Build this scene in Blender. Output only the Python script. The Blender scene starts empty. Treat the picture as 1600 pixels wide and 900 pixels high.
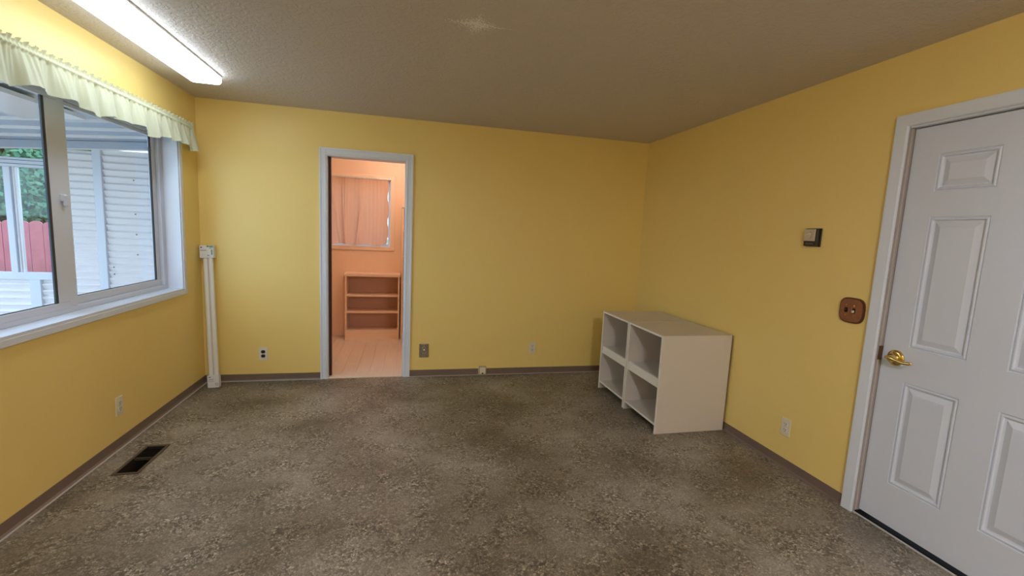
import bpy, bmesh, math, random
from mathutils import Vector, Matrix
random.seed(7)
PI = math.pi
C = bpy.context.scene.collection
sc = bpy.context.scene

# ------------------------------------------------------------------ camera
F_PX, YAW, PITCH, ROLL, CAM_Z = 694.75, -0.2347, -0.12273, 0.04708, 1.4293
cy, sy, cp, sp = math.cos(YAW), math.sin(YAW), math.cos(PITCH), math.sin(PITCH)
fw = Vector((-sy*cp, cy*cp, sp)); r0 = Vector((cy, sy, 0)); u0 = r0.cross(fw)
rt = r0*math.cos(ROLL)+u0*math.sin(ROLL); up = -r0*math.sin(ROLL)+u0*math.cos(ROLL)
cd = bpy.data.cameras.new('camera'); cam = bpy.data.objects.new('camera', cd); C.objects.link(cam)
m = Matrix((rt, up, -fw)).transposed().to_4x4(); m.translation = (0, 0, CAM_Z)
cam.matrix_world = m
cd.sensor_width = 36; cd.lens = F_PX/1600*36; cd.clip_start = 0.02; cd.clip_end = 200
sc.camera = cam
# ------------------------------------------------------------------ sky and exposure
w = bpy.data.worlds.new('World'); sc.world = w; w.use_nodes = True
bg = w.node_tree.nodes['Background']
bg.inputs[0].default_value = (0.62, 0.78, 1.0, 1); bg.inputs[1].default_value = 2.1   # even overcast sky
vs = sc.view_settings
vs.view_transform = 'Standard'; vs.look = 'None'; vs.gamma = 1; vs.use_curve_mapping = False; vs.exposure = 1.05
LENS_EMIT = 4.6
REAR_FILL_EMIT = 38.0
PINK_W = 42.0

# ------------------------------------------------------------------ room dimensions
XL, XR, YB, YF, H = -1.711, 2.405, 4.297, -2.3, 2.41
T = 0.125                      # partition thickness

# ------------------------------------------------------------------ materials
def mat(name, col, rough=0.5, metal=0.0, spec=0.5, bump=None, var=None, coat=0.0):
    """bump=(scale, strength, distance); var=(scale, amount)"""
    m = bpy.data.materials.new(name); m.use_nodes = True
    nt = m.node_tree; n = nt.nodes; l = nt.links; p = n['Principled BSDF']
    p.inputs['Base Color'].default_value = (*col, 1); p.inputs['Roughness'].default_value = rough
    p.inputs['Metallic'].default_value = metal; p.inputs['Specular IOR Level'].default_value = spec
    p.inputs['Coat Weight'].default_value = coat
    tc = n.new('ShaderNodeTexCoord')
    if var:
        t = n.new('ShaderNodeTexNoise'); t.inputs['Scale'].default_value = var[0]; t.inputs['Detail'].default_value = 4
        l.new(tc.outputs['Object'], t.inputs['Vector'])
        mx = n.new('ShaderNodeMix'); mx.data_type = 'RGBA'
        mx.inputs[6].default_value = (*[max(0, c*(1-var[1])) for c in col], 1)
        mx.inputs[7].default_value = (*[min(1, c*(1+var[1])) for c in col], 1)
        l.new(t.outputs['Fac'], mx.inputs[0]); l.new(mx.outputs[2], p.inputs['Base Color'])
    if bump:
        t = n.new('ShaderNodeTexNoise'); t.inputs['Scale'].default_value = bump[0]; t.inputs['Detail'].default_value = 3
        l.new(tc.outputs['Object'], t.inputs['Vector'])
        b = n.new('ShaderNodeBump'); b.inputs['Strength'].default_value = bump[1]; b.inputs['Distance'].default_value = bump[2]
        l.new(t.outputs['Fac'], b.inputs['Height']); l.new(b.outputs['Normal'], p.inputs['Normal'])
    return m

YEL = mat('yellow_wall_paint', (0.90, 0.685, 0.24), 0.42, bump=(140, 0.25, 0.002), var=(1.3, 0.03))
WHT = mat('white_trim_paint', (0.73, 0.785, 0.90), 0.35, bump=(60, 0.08, 0.001))
DOORW = mat('white_door_paint', (0.68, 0.735, 0.86), 0.27, bump=(90, 0.08, 0.001))
VINYLW = mat('white_window_vinyl', (0.64, 0.68, 0.78), 0.3)
JAMB_SHADED = mat('shaded_door_jamb', (0.38, 0.34, 0.32), 0.5)  # shade on the jamb face put into the taupe
GASK = mat('black_gasket', (0.03, 0.04, 0.05), 0.5)
BASE = mat('brown_vinyl_base', (0.19, 0.135, 0.11), 0.4, var=(6, 0.15))
STRIP = mat('pale_floor_strip', (0.55, 0.5, 0.48), 0.5)
PINKW = mat('peach_wall_paint', (0.90, 0.64, 0.45), 0.5, bump=(120, 0.2, 0.002))
PINKT = mat('peach_trim_paint', (0.91, 0.67, 0.49), 0.4)
PINKS = mat('peach_bookcase_paint', (0.91, 0.67, 0.49), 0.4)
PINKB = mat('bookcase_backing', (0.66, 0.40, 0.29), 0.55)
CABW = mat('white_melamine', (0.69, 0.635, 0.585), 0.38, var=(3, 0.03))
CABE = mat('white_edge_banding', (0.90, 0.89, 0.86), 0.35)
CABK = mat('brown_hardboard', (0.10, 0.05, 0.035), 0.7)
IVORY = mat('ivory_plastic', (0.80, 0.74, 0.58), 0.35)
WPLAST = mat('white_plastic', (0.78, 0.76, 0.68), 0.35)
DARK = mat('dark_brown_plastic', (0.025, 0.018, 0.014), 0.35)
SLOT = mat('slot_black', (0.01, 0.01, 0.01), 0.7, spec=0.1)
BRASS = mat('polished_brass', (0.85, 0.62, 0.22), 0.16, metal=1)
ABRASS = mat('antique_brass', (0.34, 0.29, 0.23), 0.35, metal=0.7, var=(90, 0.8), bump=(120, 0.5, 0.003))
STEEL = mat('brushed_silver', (0.62, 0.60, 0.57), 0.32, metal=0.9, bump=(200, 0.2, 0.001))
ALU = mat('aluminium', (0.78, 0.78, 0.80), 0.38, metal=0.5)
BRONZE = mat('bronze_strike', (0.13, 0.07, 0.04), 0.4, metal=0.6)
WOODP = mat('stained_wood', (0.28, 0.105, 0.04), 0.4, var=(40, 0.35), bump=(60, 0.2, 0.001))
WOODR = mat('stained_wood_rim', (0.10, 0.03, 0.012), 0.45)
DKWOOD = mat('dark_door_wood', (0.07, 0.018, 0.010), 0.5, var=(15, 0.3))
VENTM = mat('brown_vent_rim', (0.11, 0.085, 0.07), 0.4, metal=0.4)
DUCT = mat('dark_duct', (0.025, 0.02, 0.018), 0.6)
TUBEW = mat('fluorescent_tube_glass', (0.85, 0.85, 0.84), 0.12, coat=0.5)
CARD = mat('white_card', (0.80, 0.81, 0.86), 0.6)
CARDB = mat('blue_print', (0.08, 0.12, 0.36), 0.6)
CARDG = mat('green_print', (0.14, 0.36, 0.2), 0.6)
CARDL = mat('grey_print', (0.35, 0.36, 0.45), 0.6)
METW = mat('white_enamel', (0.8, 0.8, 0.8), 0.4)
SIDM = mat('white_ribbed_siding', (0.80, 0.77, 0.80), 0.22, var=(2, 0.04))
ROOF_SHADED = mat('shaded_patio_roof', (0.42, 0.47, 0.58), 0.4)  # shade under the white roof put into a grey-blue colour
FENCE = mat('red_fence_paint', (0.62, 0.19, 0.22), 0.6, var=(9, 0.25))
CONC = mat('patio_concrete', (0.42, 0.41, 0.39), 0.8, var=(3, 0.2))
GRASS = mat('lawn', (0.09, 0.16, 0.05), 0.9, var=(20, 0.5))
LEAF = mat('leaf_green', (0.055, 0.17, 0.085), 0.6, var=(8, 0.5))
LEAF2 = mat('leaf_dark_green', (0.03, 0.115, 0.07), 0.6, var=(8, 0.5))
BARK = mat('bark', (0.12, 0.08, 0.05), 0.9, bump=(30, 0.6, 0.02))
SCREW = mat('siding_screw', (0.18, 0.17, 0.2), 0.5, metal=0.5)

def ceiling_mat():
    m = mat('textured_ceiling', (0.64, 0.585, 0.55), 0.7)
    nt = m.node_tree; n = nt.nodes; l = nt.links; p = n['Principled BSDF']
    tc = n['Texture Coordinate']
    # skip trowel relief
    a = n.new('ShaderNodeTexNoise'); a.inputs['Scale'].default_value = 24; a.inputs['Detail'].default_value = 5; a.inputs['Distortion'].default_value = 1.2
    l.new(tc.outputs['Object'], a.inputs['Vector'])
    r = n.new('ShaderNodeValToRGB'); r.color_ramp.elements[0].position = 0.46; r.color_ramp.elements[1].position = 0.56
    l.new(a.outputs['Fac'], r.inputs[0])
    # white repair patch with a ragged star outline at (0.3, 2.25)
    sx = n.new('ShaderNodeSeparateXYZ'); l.new(tc.outputs['Object'], sx.inputs[0])
    def mth(op, v1, v2=None):
        q = n.new('ShaderNodeMath'); q.operation = op
        for i, v in enumerate((v1, v2)):
            if v is None: continue
            if isinstance(v, (int, float)): q.inputs[i].default_value = v
            else: l.new(v, q.inputs[i])
        return q.outputs[0]
    ax = mth('ABSOLUTE', mth('SUBTRACT', sx.outputs[0], 0.305)); ay = mth('ABSOLUTE', mth('SUBTRACT', sx.outputs[1], 2.255))
    d = mth('ADD', mth('POWER', mth('DIVIDE', ax, 0.16), 0.65), mth('POWER', mth('DIVIDE', ay, 0.12), 0.65))
    nz = n.new('ShaderNodeTexNoise'); nz.inputs['Scale'].default_value = 110; nz.inputs['Detail'].default_value = 4
    l.new(tc.outputs['Object'], nz.inputs['Vector'])
    nv = mth('MULTIPLY', nz.outputs['Fac'], 3.4)
    k = mth('LESS_THAN', mth('ADD', d, nv), 2.45)
    mx = n.new('ShaderNodeMix'); mx.data_type = 'RGBA'
    mx.inputs[6].default_value = (0.64, 0.585, 0.55, 1); mx.inputs[7].default_value = (0.95, 0.95, 0.92, 1)
    l.new(k, mx.inputs[0]); l.new(mx.outputs[2], p.inputs['Base Color'])
    hh = mth('ADD', r.outputs[0], mth('MULTIPLY', k, 1.5))
    f = n.new('ShaderNodeTexNoise'); f.inputs['Scale'].default_value = 130; f.inputs['Detail'].default_value = 3
    l.new(tc.outputs['Object'], f.inputs['Vector'])
    hh = mth('ADD', hh, mth('MULTIPLY', f.outputs['Fac'], 0.7))
    b = n.new('ShaderNodeBump'); b.inputs['Strength'].default_value = 0.45; b.inputs['Distance'].default_value = 0.004
    l.new(hh, b.inputs['Height']); l.new(b.outputs['Normal'], p.inputs['Normal'])
    return m
CEIL = ceiling_mat()

def floor_mat():
    m = mat('pebble_sheet_flooring', (0.3, 0.27, 0.22), 0.5)
    nt = m.node_tree; n = nt.nodes; l = nt.links; p = n['Principled BSDF']; tc = n['Texture Coordinate']
    def noise(scale, detail=4, dist=0.0):
        t = n.new('ShaderNodeTexNoise'); t.inputs['Scale'].default_value = scale; t.inputs['Detail'].default_value = detail
        t.inputs['Distortion'].default_value = dist; l.new(tc.outputs['Object'], t.inputs['Vector']); return t.outputs['Fac']
    def ramp(fac, stops):
        r = n.new('ShaderNodeValToRGB'); e = r.color_ramp.elements
        while len(e) < len(stops): e.new(0.5)
        for q, (pos, c) in zip(e, stops): q.position = pos; q.color = (*c, 1)
        l.new(fac, r.inputs[0]); return r.outputs[0]
    def mix(fac, a, b, mode='MIX'):
        q = n.new('ShaderNodeMix'); q.data_type = 'RGBA'; q.blend_type = mode
        for s, v in ((0, fac), (6, a), (7, b)):
            if isinstance(v, (int, float)): q.inputs[s].default_value = v
            elif isinstance(v, tuple): q.inputs[s].default_value = (*v, 1)
            else: l.new(v, q.inputs[s])
        return q.outputs[2]
    base = ramp(noise(2.2, 6), [(0.34, (0.16, 0.135, 0.10)), (0.5, (0.28, 0.245, 0.20)), (0.66, (0.38, 0.345, 0.30))])
    fine = ramp(noise(120, 5), [(0.3, (0.62, 0.62, 0.62)), (0.7, (1.3, 1.3, 1.3))])
    base = mix(1.0, base, fine, 'MULTIPLY')
    # chips
    mp = n.new('ShaderNodeMapping'); mp.inputs['Scale'].default_value = (1, 1, 0.0); l.new(tc.outputs['Object'], mp.inputs['Vector'])
    nd = n.new('ShaderNodeTexNoise'); nd.inputs['Scale'].default_value = 35; l.new(mp.outputs[0], nd.inputs['Vector'])
    va = n.new('ShaderNodeVectorMath'); va.operation = 'SCALE'; va.inputs['Scale'].default_value = 0.018; l.new(nd.outputs['Color'], va.inputs[0])
    vb = n.new('ShaderNodeVectorMath'); vb.operation = 'ADD'; l.new(mp.outputs[0], vb.inputs[0]); l.new(va.outputs[0], vb.inputs[1])
    v = n.new('ShaderNodeTexVoronoi'); v.inputs['Scale'].default_value = 88; l.new(vb.outputs[0], v.inputs['Vector'])
    sep = n.new('ShaderNodeSeparateColor'); l.new(v.outputs['Color'], sep.inputs[0])
    chipcol = ramp(sep.outputs[0], [(0.0, (0.08, 0.06, 0.045)), (0.26, (0.16, 0.125, 0.095)), (0.33, (0.31, 0.27, 0.215)),
                                    (0.72, (0.40, 0.35, 0.285)), (0.88, (0.56, 0.51, 0.41)), (1.0, (0.74, 0.69, 0.57))])
    ve = n.new('ShaderNodeTexVoronoi'); ve.feature = 'DISTANCE_TO_EDGE'; ve.inputs['Scale'].default_value = 88; l.new(vb.outputs[0], ve.inputs['Vector'])
    edge = ramp(ve.outputs['Distance'], [(0.0, (0.2, 0.2, 0.2)), (0.16, (1, 1, 1))])
    chipcol = mix(1.0, chipcol, edge, 'MULTIPLY')
    mask = ramp(noise(6.5, 7, 0.3), [(0.40, (0.22, 0.22, 0.22)), (0.66, (0.85, 0.85, 0.85))])
    col = mix(mask, base, chipcol)
    blot = ramp(noise(1.1, 5, 0.5), [(0.36, (0.72, 0.68, 0.62)), (0.6, (1.06, 1.06, 1.06))])   # worn and soiled areas
    col = mix(1.0, col, blot, 'MULTIPLY')
    l.new(col, p.inputs['Base Color'])
    p.inputs['Roughness'].default_value = 0.48; p.inputs['Specular IOR Level'].default_value = 0.45
    b = n.new('ShaderNodeBump'); b.inputs['Strength'].default_value = 0.35; b.inputs['Distance'].default_value = 0.002
    l.new(mix(0.5, edge, fine), b.inputs['Height']); l.new(b.outputs['Normal'], p.inputs['Normal'])
    return m
FLOOR = floor_mat()

def plank_mat():
    m = mat('pale_plank_laminate', (0.80, 0.68, 0.55), 0.4)
    nt = m.node_tree; n = nt.nodes; l = nt.links; p = n['Principled BSDF']; tc = n['Texture Coordinate']
    mp = n.new('ShaderNodeMapping'); mp.inputs['Scale'].default_value = (28, 2, 2); l.new(tc.outputs['Object'], mp.inputs['Vector'])
    t = n.new('ShaderNodeTexNoise'); t.inputs['Scale'].default_value = 1.5; t.inputs['Detail'].default_value = 5; l.new(mp.outputs[0], t.inputs['Vector'])
    mx = n.new('ShaderNodeMix'); mx.data_type = 'RGBA'; mx.inputs[6].default_value = (0.72, 0.60, 0.48, 1); mx.inputs[7].default_value = (0.86, 0.76, 0.64, 1)
    l.new(t.outputs['Fac'], mx.inputs[0]); l.new(mx.outputs[2], p.inputs['Base Color'])
    return m
PLANK = plank_mat()

def glass_mat():
    m = bpy.data.materials.new('window_glass'); m.use_nodes = True; nt = m.node_tree; n = nt.nodes; l = nt.links
    n.remove(n['Principled BSDF']); out = n['Material Output']
    tr = n.new('ShaderNodeBsdfTransparent'); tr.inputs[0].default_value = (0.93, 0.97, 0.97, 1)
    gl = n.new('ShaderNodeBsdfGlossy'); gl.inputs['Roughness'].default_value = 0.03
    lw = n.new('ShaderNodeLayerWeight'); lw.inputs[0].default_value = 0.5
    p5 = n.new('ShaderNodeMath'); p5.operation = 'POWER'; p5.inputs[1].default_value = 5; l.new(lw.outputs['Facing'], p5.inputs[0])
    fr = n.new('ShaderNodeMath'); fr.operation = 'MULTIPLY_ADD'; fr.inputs[1].default_value = 0.6; fr.inputs[2].default_value = 0.03; l.new(p5.outputs[0], fr.inputs[0])
    mx = n.new('ShaderNodeMixShader'); l.new(fr.outputs[0], mx.inputs[0]); l.new(tr.outputs[0], mx.inputs[1]); l.new(gl.outputs[0], mx.inputs[2])
    l.new(mx.outputs[0], out.inputs[0]); return m
GLASS = glass_mat()

def cloth_mat(name, col, transl, tcol=None):
    m = bpy.data.materials.new(name); m.use_nodes = True; nt = m.node_tree; n = nt.nodes; l = nt.links
    p = n['Principled BSDF']; p.inputs['Base Color'].default_value = (*col, 1); p.inputs['Roughness'].default_value = 0.9
    t = n.new('ShaderNodeBsdfTranslucent'); t.inputs[0].default_value = (*(tcol or col), 1)
    mx = n.new('ShaderNodeMixShader'); mx.inputs[0].default_value = transl
    l.new(p.outputs[0], mx.inputs[1]); l.new(t.outputs[0], mx.inputs[2]); l.new(mx.outputs[0], n['Material Output'].inputs[0])
    tc = n.new('ShaderNodeTexCoord'); w_ = n.new('ShaderNodeTexNoise'); w_.inputs['Scale'].default_value = 300
    l.new(tc.outputs['Object'], w_.inputs['Vector']); b = n.new('ShaderNodeBump'); b.inputs['Strength'].default_value = 0.2; b.inputs['Distance'].default_value = 0.001
    l.new(w_.outputs['Fac'], b.inputs['Height']); l.new(b.outputs[0], p.inputs['Normal'])
    return m
VAL = cloth_mat('cream_valance_cotton', (0.68, 0.71, 0.54), 0.2)
CURT = cloth_mat('peach_curtain_cloth', (0.72, 0.43, 0.30), 0.22, (0.8, 0.45, 0.3))

def emit(name, col, s):
    m = bpy.data.materials.new(name); m.use_nodes = True; n = m.node_tree.nodes
    p = n['Principled BSDF']; p.inputs['Base Color'].default_value = (0.8, 0.8, 0.8, 1)
    p.inputs['Emission Color'].default_value = (*col, 1); p.inputs['Emission Strength'].default_value = s
    return m
LENS = emit('lit_fluorescent_diffuser', (0.82, 0.92, 1.0), LENS_EMIT)
REAR_FILL = emit('rear_fill_diffuser', (0.89, 0.91, 1.0), REAR_FILL_EMIT)
BULB = emit('added_globe', (1.0, 0.84, 0.70), PINK_W)

# ------------------------------------------------------------------ mesh helpers
def nb(): return bmesh.new()
def box(bm, x0, x1, y0, y1, z0, z1, bev=0.0, seg=1):
    r = bmesh.ops.create_cube(bm, size=1); vs_ = r['verts']
    for v in vs_: v.co = Vector(((x0+x1)/2+v.co.x*(x1-x0), (y0+y1)/2+v.co.y*(y1-y0), (z0+z1)/2+v.co.z*(z1-z0)))
    if bev:
        es = list({e for v in vs_ for e in v.link_edges})
        bmesh.ops.bevel(bm, geom=es, offset=bev, segments=seg, affect='EDGES', profile=0.5)
    return bm
def prism(bm, pts, axis, a, b):
    """extrude polygon pts (2D) along axis from a to b. axis 'x': pts are (y,z); 'y': (x,z); 'z': (x,y)"""
    def P(p, t): return {'x': (t, p[0], p[1]), 'y': (p[0], t, p[1]), 'z': (p[0], p[1], t)}[axis]
    A = [bm.verts.new(P(p, a)) for p in pts]; B = [bm.verts.new(P(p, b)) for p in pts]
    n = len(pts)
    for i in range(n): bm.faces.new((A[i], A[(i+1) % n], B[(i+1) % n], B[i]))
    bm.faces.new(A[::-1]); bm.faces.new(B)
    bmesh.ops.recalc_face_normals(bm, faces=bm.faces)
    return bm
def tube(bm, pts, rad, n=12, caps=True, squash=None):
    pts = [Vector(p) for p in pts]
    if not isinstance(rad, (list, tuple)): rad = [rad]*len(pts)
    rings = []
    for i, p in enumerate(pts):
        d = (pts[min(i+1, len(pts)-1)]-pts[max(i-1, 0)]).normalized()
        a = d.orthogonal().normalized() if i == 0 else (pa - d*pa.dot(d)).normalized()
        pa = a; b = d.cross(a)
        ring = []
        for k in range(n):
            o = (a*math.cos(2*PI*k/n)+b*math.sin(2*PI*k/n))*rad[i]
            if squash: o = Vector((o.x*squash[0], o.y*squash[1], o.z*squash[2]))
            ring.append(bm.verts.new(p+o))
        rings.append(ring)
    for i in range(len(rings)-1):
        for k in range(n): bm.faces.new((rings[i][k], rings[i][(k+1) % n], rings[i+1][(k+1) % n], rings[i+1][k]))
    if caps: bm.faces.new(rings[0][::-1]); bm.faces.new(rings[-1])
    bmesh.ops.recalc_face_normals(bm, faces=bm.faces)
    return bm
def obj(name, bm, m, parent=None, smooth=False, loc=None):
    me = bpy.data.meshes.new(name); bm.to_mesh(me); bm.free()
    if smooth:
        for f in me.polygons: f.use_smooth = True
    o = bpy.data.objects.new(name, me); C.objects.link(o); me.materials.append(m)
    if parent: o.parent = parent
    if loc: o.location = loc
    return o
def smooth_angle(o, ang=40):
    for f in o.data.polygons: f.use_smooth = True
    try: o.data.set_sharp_from_angle(angle=math.radians(ang))
    except Exception: pass
    return o
def thing(name, label, cat, loc=(0, 0, 0), rz=0, group=None):
    o = bpy.data.objects.new(name, None); C.objects.link(o); o.empty_display_size = 0.1
    o.location = loc; o.rotation_euler = (0, 0, rz); o['label'] = label; o['category'] = cat
    if group: o['group'] = group
    return o
def struct(name, bm, m, label=None, cat=None):
    o = obj(name, bm, m); o['kind'] = 'structure'
    o['label'] = label; o['category'] = cat
    return o
def sroot(name, label, cat):
    o = bpy.data.objects.new(name, None); C.objects.link(o); o['kind'] = 'structure'; o['label'] = label; o['category'] = cat; return o
def dup(root, loc, rz, label, group=None):
    r = root.copy(); C.objects.link(r); r.location = loc; r.rotation_euler = (0, 0, rz); r['label'] = label
    if group: r['group'] = group
    for ch in list(root.children):
        c = ch.copy(); C.objects.link(c); c.parent = r
        for g in ch.children:
            d = g.copy(); C.objects.link(d); d.parent = c
    return r

# ================================================================== SHELL
# floor with the duct opening cut out
VX0, VX1, VY0, VY1 = -1.556, -1.449, 2.745, 3.065
b = nb()
for (x0, x1, y0, y1) in ((XL-T, VX0, YF-T, YB+T), (VX1, XR+T, YF-T, YB+T), (VX0, VX1, YF-T, VY0), (VX0, VX1, VY1, YB+T)):
    box(b, x0, x1, y0, min(y1, YB+0.0), -0.03, 0)
struct('floor', b, FLOOR, 'mottled taupe floor covering with patches of pale and dark chips', 'floor')
# ceiling
b = nb(); box(b, XL-T, XR+T, YF-T, YB+T, H, H+0.1)
struct('ceiling', b, CEIL, 'off-white textured ceiling with a small white repair patch', 'ceiling')
# left wall with window opening
WY0, WY1, WZ0, WZ1 = 1.85, 3.973, 0.869, 2.06
LT = 0.16
b = nb()
box(b, XL-LT, XL, YF-T, WY0, -0.03, H); box(b, XL-LT, XL, WY1, YB+T, -0.03, H)
box(b, XL-LT, XL, WY0, WY1, -0.03, WZ0); box(b, XL-LT, XL, WY0, WY1, WZ1, H)
struct('wall_left', b, YEL, 'yellow painted wall with the wide white window', 'wall')
# back wall with doorway
DX0, DX1, DZ = -0.715, -0.012, 2.047
b = nb()
box(b, XL, DX0, YB, YB+T, 0, H); box(b, DX1, XR, YB, YB+T, 0, H); box(b, DX0, DX1, YB, YB+T, DZ, H)
struct('wall_back', b, YEL, 'yellow painted wall with the open doorway into the peach room', 'wall')
# right wall with door opening
RY0, RY1, RZ = 0.90, 1.79, 2.048
b = nb()
box(b, XR, XR+T, RY1, YB+T, 0, H); box(b, XR, XR+T, YF-T, RY0, 0, H); box(b, XR, XR+T, RY0, RY1, RZ, H)
struct('wall_right', b, YEL, 'yellow painted wall with the white six-panel door', 'wall')
b = nb(); box(b, XL, XR, YF-T, YF, 0, H)
struct('wall_front', b, YEL, 'yellow painted wall behind the camera', 'wall')

# baseboards: thin brown vinyl with a toe
def basep(t): return [(0, 0), (0, 0.062), (t*0.35, 0.062), (t*0.45, 0.012), (t*1.3, 0.003), (t*1.3, 0)]
BT = 0.010
b = nb(); prism(b, [(XL+p[0], p[1]) for p in basep(BT)], 'y', YF, YB)
struct('baseboard_left', b, BASE, 'brown vinyl baseboard under the window wall', 'baseboard')
b = nb()
prism(b, [(YB-p[0], p[1]) for p in basep(BT)], 'x', XL, -0.763)
prism(b, [(YB-p[0], p[1]) for p in basep(BT)], 'x', 0.042, 0.716)
prism(b, [(YB-p[0], p[1]) for p in basep(BT)], 'x', 0.80, XR)
struct('baseboard_back', b, BASE, 'brown vinyl baseboard on the doorway wall', 'baseboard')
b = nb(); prism(b, [(XR-p[0], p[1]) for p in basep(BT)], 'y', 1.835, YB)
prism(b, [(XR-p[0], p[1]) for p in basep(BT)], 'y', YF, 0.84)
struct('baseboard_right', b, BASE, 'brown vinyl baseboard beside the white door', 'baseboard')
b = nb(); box(b, XL+0.0135, XL+0.024, YF, YB-0.014, 0, 0.005, 0.0015)
struct('trim_1', b, STRIP, 'thin pale strip along the floor edge under the window', 'trim')
b = nb(); box(b, XL+0.024, -0.765, YB-0.024, YB-0.0135, 0, 0.005, 0.0015)
struct('trim_2', b, STRIP, 'thin pale strip along the floor edge left of the doorway', 'trim')
b = nb(); box(b, 0.044, XR-0.014, YB-0.022, YB-0.0135, 0, 0.004, 0.0012)
struct('trim_3', b, STRIP, 'thin pale strip along the floor edge right of the doorway', 'trim')

# doorway casing and jamb, back wall
def casing_profile(w_, t): return [(0, 0), (w_, 0), (w_, t), (w_*0.82, t), (w_*0.76, t*0.78), (w_*0.35, t*0.72), (w_*0.28, t*0.9), (w_*0.12, t*0.72), (0, t*0.45)]
root = sroot('trim_4', 'white moulded casing around the open doorway', 'trim')
CW = 0.067
b = nb(); prism(b, [(-0.763+p, YB-q) for p, q in [(CW-a, c) for a, c in casing_profile(CW, 0.018)]], 'z', 0, 2.03+CW)
obj('casing_board', b, WHT, root)
b = nb(); prism(b, [(0.042-CW+p, YB-q) for p, q in casing_profile(CW, 0.018)], 'z', 0, 2.03+CW)
obj('casing_board', b, WHT, root)
b = nb(); prism(b, [(YB-q, 2.03+p) for p, q in casing_profile(CW, 0.0178)], 'x', -0.763, 0.042)
obj('casing_board', b, WHT, root)
b = nb(); box(b, DX0, DX0+0.018, YB-0.001, YB+T+0.001, 0, DZ); obj('jamb_board', b, WHT, root)
b = nb(); box(b, DX1-0.018, DX1, YB-0.001, YB+T+0.001, 0, DZ); obj('jamb_board', b, WHT, root)
b = nb(); box(b, DX0+0.018, DX1-0.018, YB-0.001, YB+T+0.001, DZ-0.018, DZ); obj('jamb_board', b, WHT, root)
# pale threshold under the doorway
b = nb(); box(b, DX0+0.018, DX1-0.018, YB-0.01, YB+T+0.01, 0, 0.010, 0.003)
struct('trim_5', b, PLANK, 'pale wooden threshold strip in the open doorway', 'trim')

# dark wooden pocket door slid into the left side of the doorway, only its edge in view
root = sroot('door_2', 'dark wooden sliding door pushed into the left jamb, only its edge showing', 'door')
b = nb(); box(b, DX0-0.02, -0.676, YB+0.046, YB+0.084, 0.012, 2.026, 0.002)
obj('door_leaf', b, DKWOOD, root)
b = nb(); box(b, -0.6765, -0.6745, YB+0.055, YB+0.075, 0.90, 0.99, 0.0005); obj('edge_pull', b, BRONZE, root)

# ------------------------------------------------------------------ right door
root = sroot('trim_6', 'white flat casing around the white six-panel door', 'trim')
CW2 = 0.058; LX_ = XR+0.031
def flatc(w_, t): return [(0, 0), (w_, 0), (w_, t), (w_*0.9, t*1.05), (w_*0.1, t*0.85), (0, t*0.6)]
b = nb(); prism(b, [(XR-q, 1.775+p) for p, q in flatc(CW2, 0.016)], 'z', 0, 2.042+CW2); obj('casing_board', b, WHT, root)
b = nb(); prism(b, [(XR-q, 0.915-p) for p, q in flatc(CW2, 0.016)], 'z', 0, 2.042+CW2); obj('casing_board', b, WHT, root)
b = nb(); prism(b, [(XR-q, 2.042+p) for p, q in flatc(CW2, 0.0158)], 'y', 0.915-CW2, 1.775+CW2); obj('casing_board', b, WHT, root)
b = nb(); box(b, XR-0.001, XR+T, 1.771, RY1, 0, RZ); obj('jamb_board', b, JAMB_SHADED, root)['label'] = 'weatherstripped side jamb in a shaded taupe'
b = nb(); box(b, XR-0.001, XR+T, RY0, 0.919, 0, RZ); obj('jamb_board', b, JAMB_SHADED, root)
b = nb(); box(b, XR-0.001, XR+T, 0.919, 1.771, 2.034, RZ); obj('jamb_board', b, WHT, root)
for a in ((1.755, 1.771, 0.013, 2.034), (0.919, 0.935, 0.013, 2.034), (0.935, 1.755, 2.018, 2.034)):
    b = nb(); box(b, LX_+0.0435, LX_+0.060, *a); obj('door_stop', b, JAMB_SHADED, root)
b = nb(); box(b, XR+0.008, XR+0.012, 1.7675, 1.7712, 0.02, 2.03); obj('weatherstrip', b, STRIP, root)
b = nb(); box(b, XR+0.006, XR+0.030, 1.7655, 1.7715, 0.862, 0.935, 0.001); obj('strike_plate', b, BRONZE, root)
b = nb(); box(b, XR-0.004, XR+0.008, 0.919, 1.771, 0, 0.007, 0.002)
tr7 = struct('trim_7', b, ALU, 'thin metal threshold strip under the white door', 'trim')
b = nb(); box(b, XR+0.008, XR+0.10, 0.919, 1.771, 0, 0.012)
obj('rubber_sill', b, SLOT, tr7)

root = sroot('door_1', 'white six-panel door with a brass lever handle', 'door')
LX = XR+0.031; LY0, LY1, LZ0, LZ1 = 0.922, 1.768, 0.022, 2.030
cols = [(1.650, 1.415), (1.274, 1.039)]; rows = [(1.896, 1.719), (1.600, 0.956), (0.779, 0.240)]
ys = sorted([LY0, LY1]+[v for c in cols for v in c]); zs = sorted([LZ0, LZ1]+[v for c in rows for v in c])
b = nb()
grid = [[b.verts.new((LX, y, z)) for z in zs] for y in ys]
for i in range(len(ys)-1):
    for j in range(len(zs)-1):
        if i in (1, 3) and j in (1, 3, 5): continue
        b.faces.new((grid[i][j], grid[i+1][j], grid[i+1][j+1], grid[i][j+1]))
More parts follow.
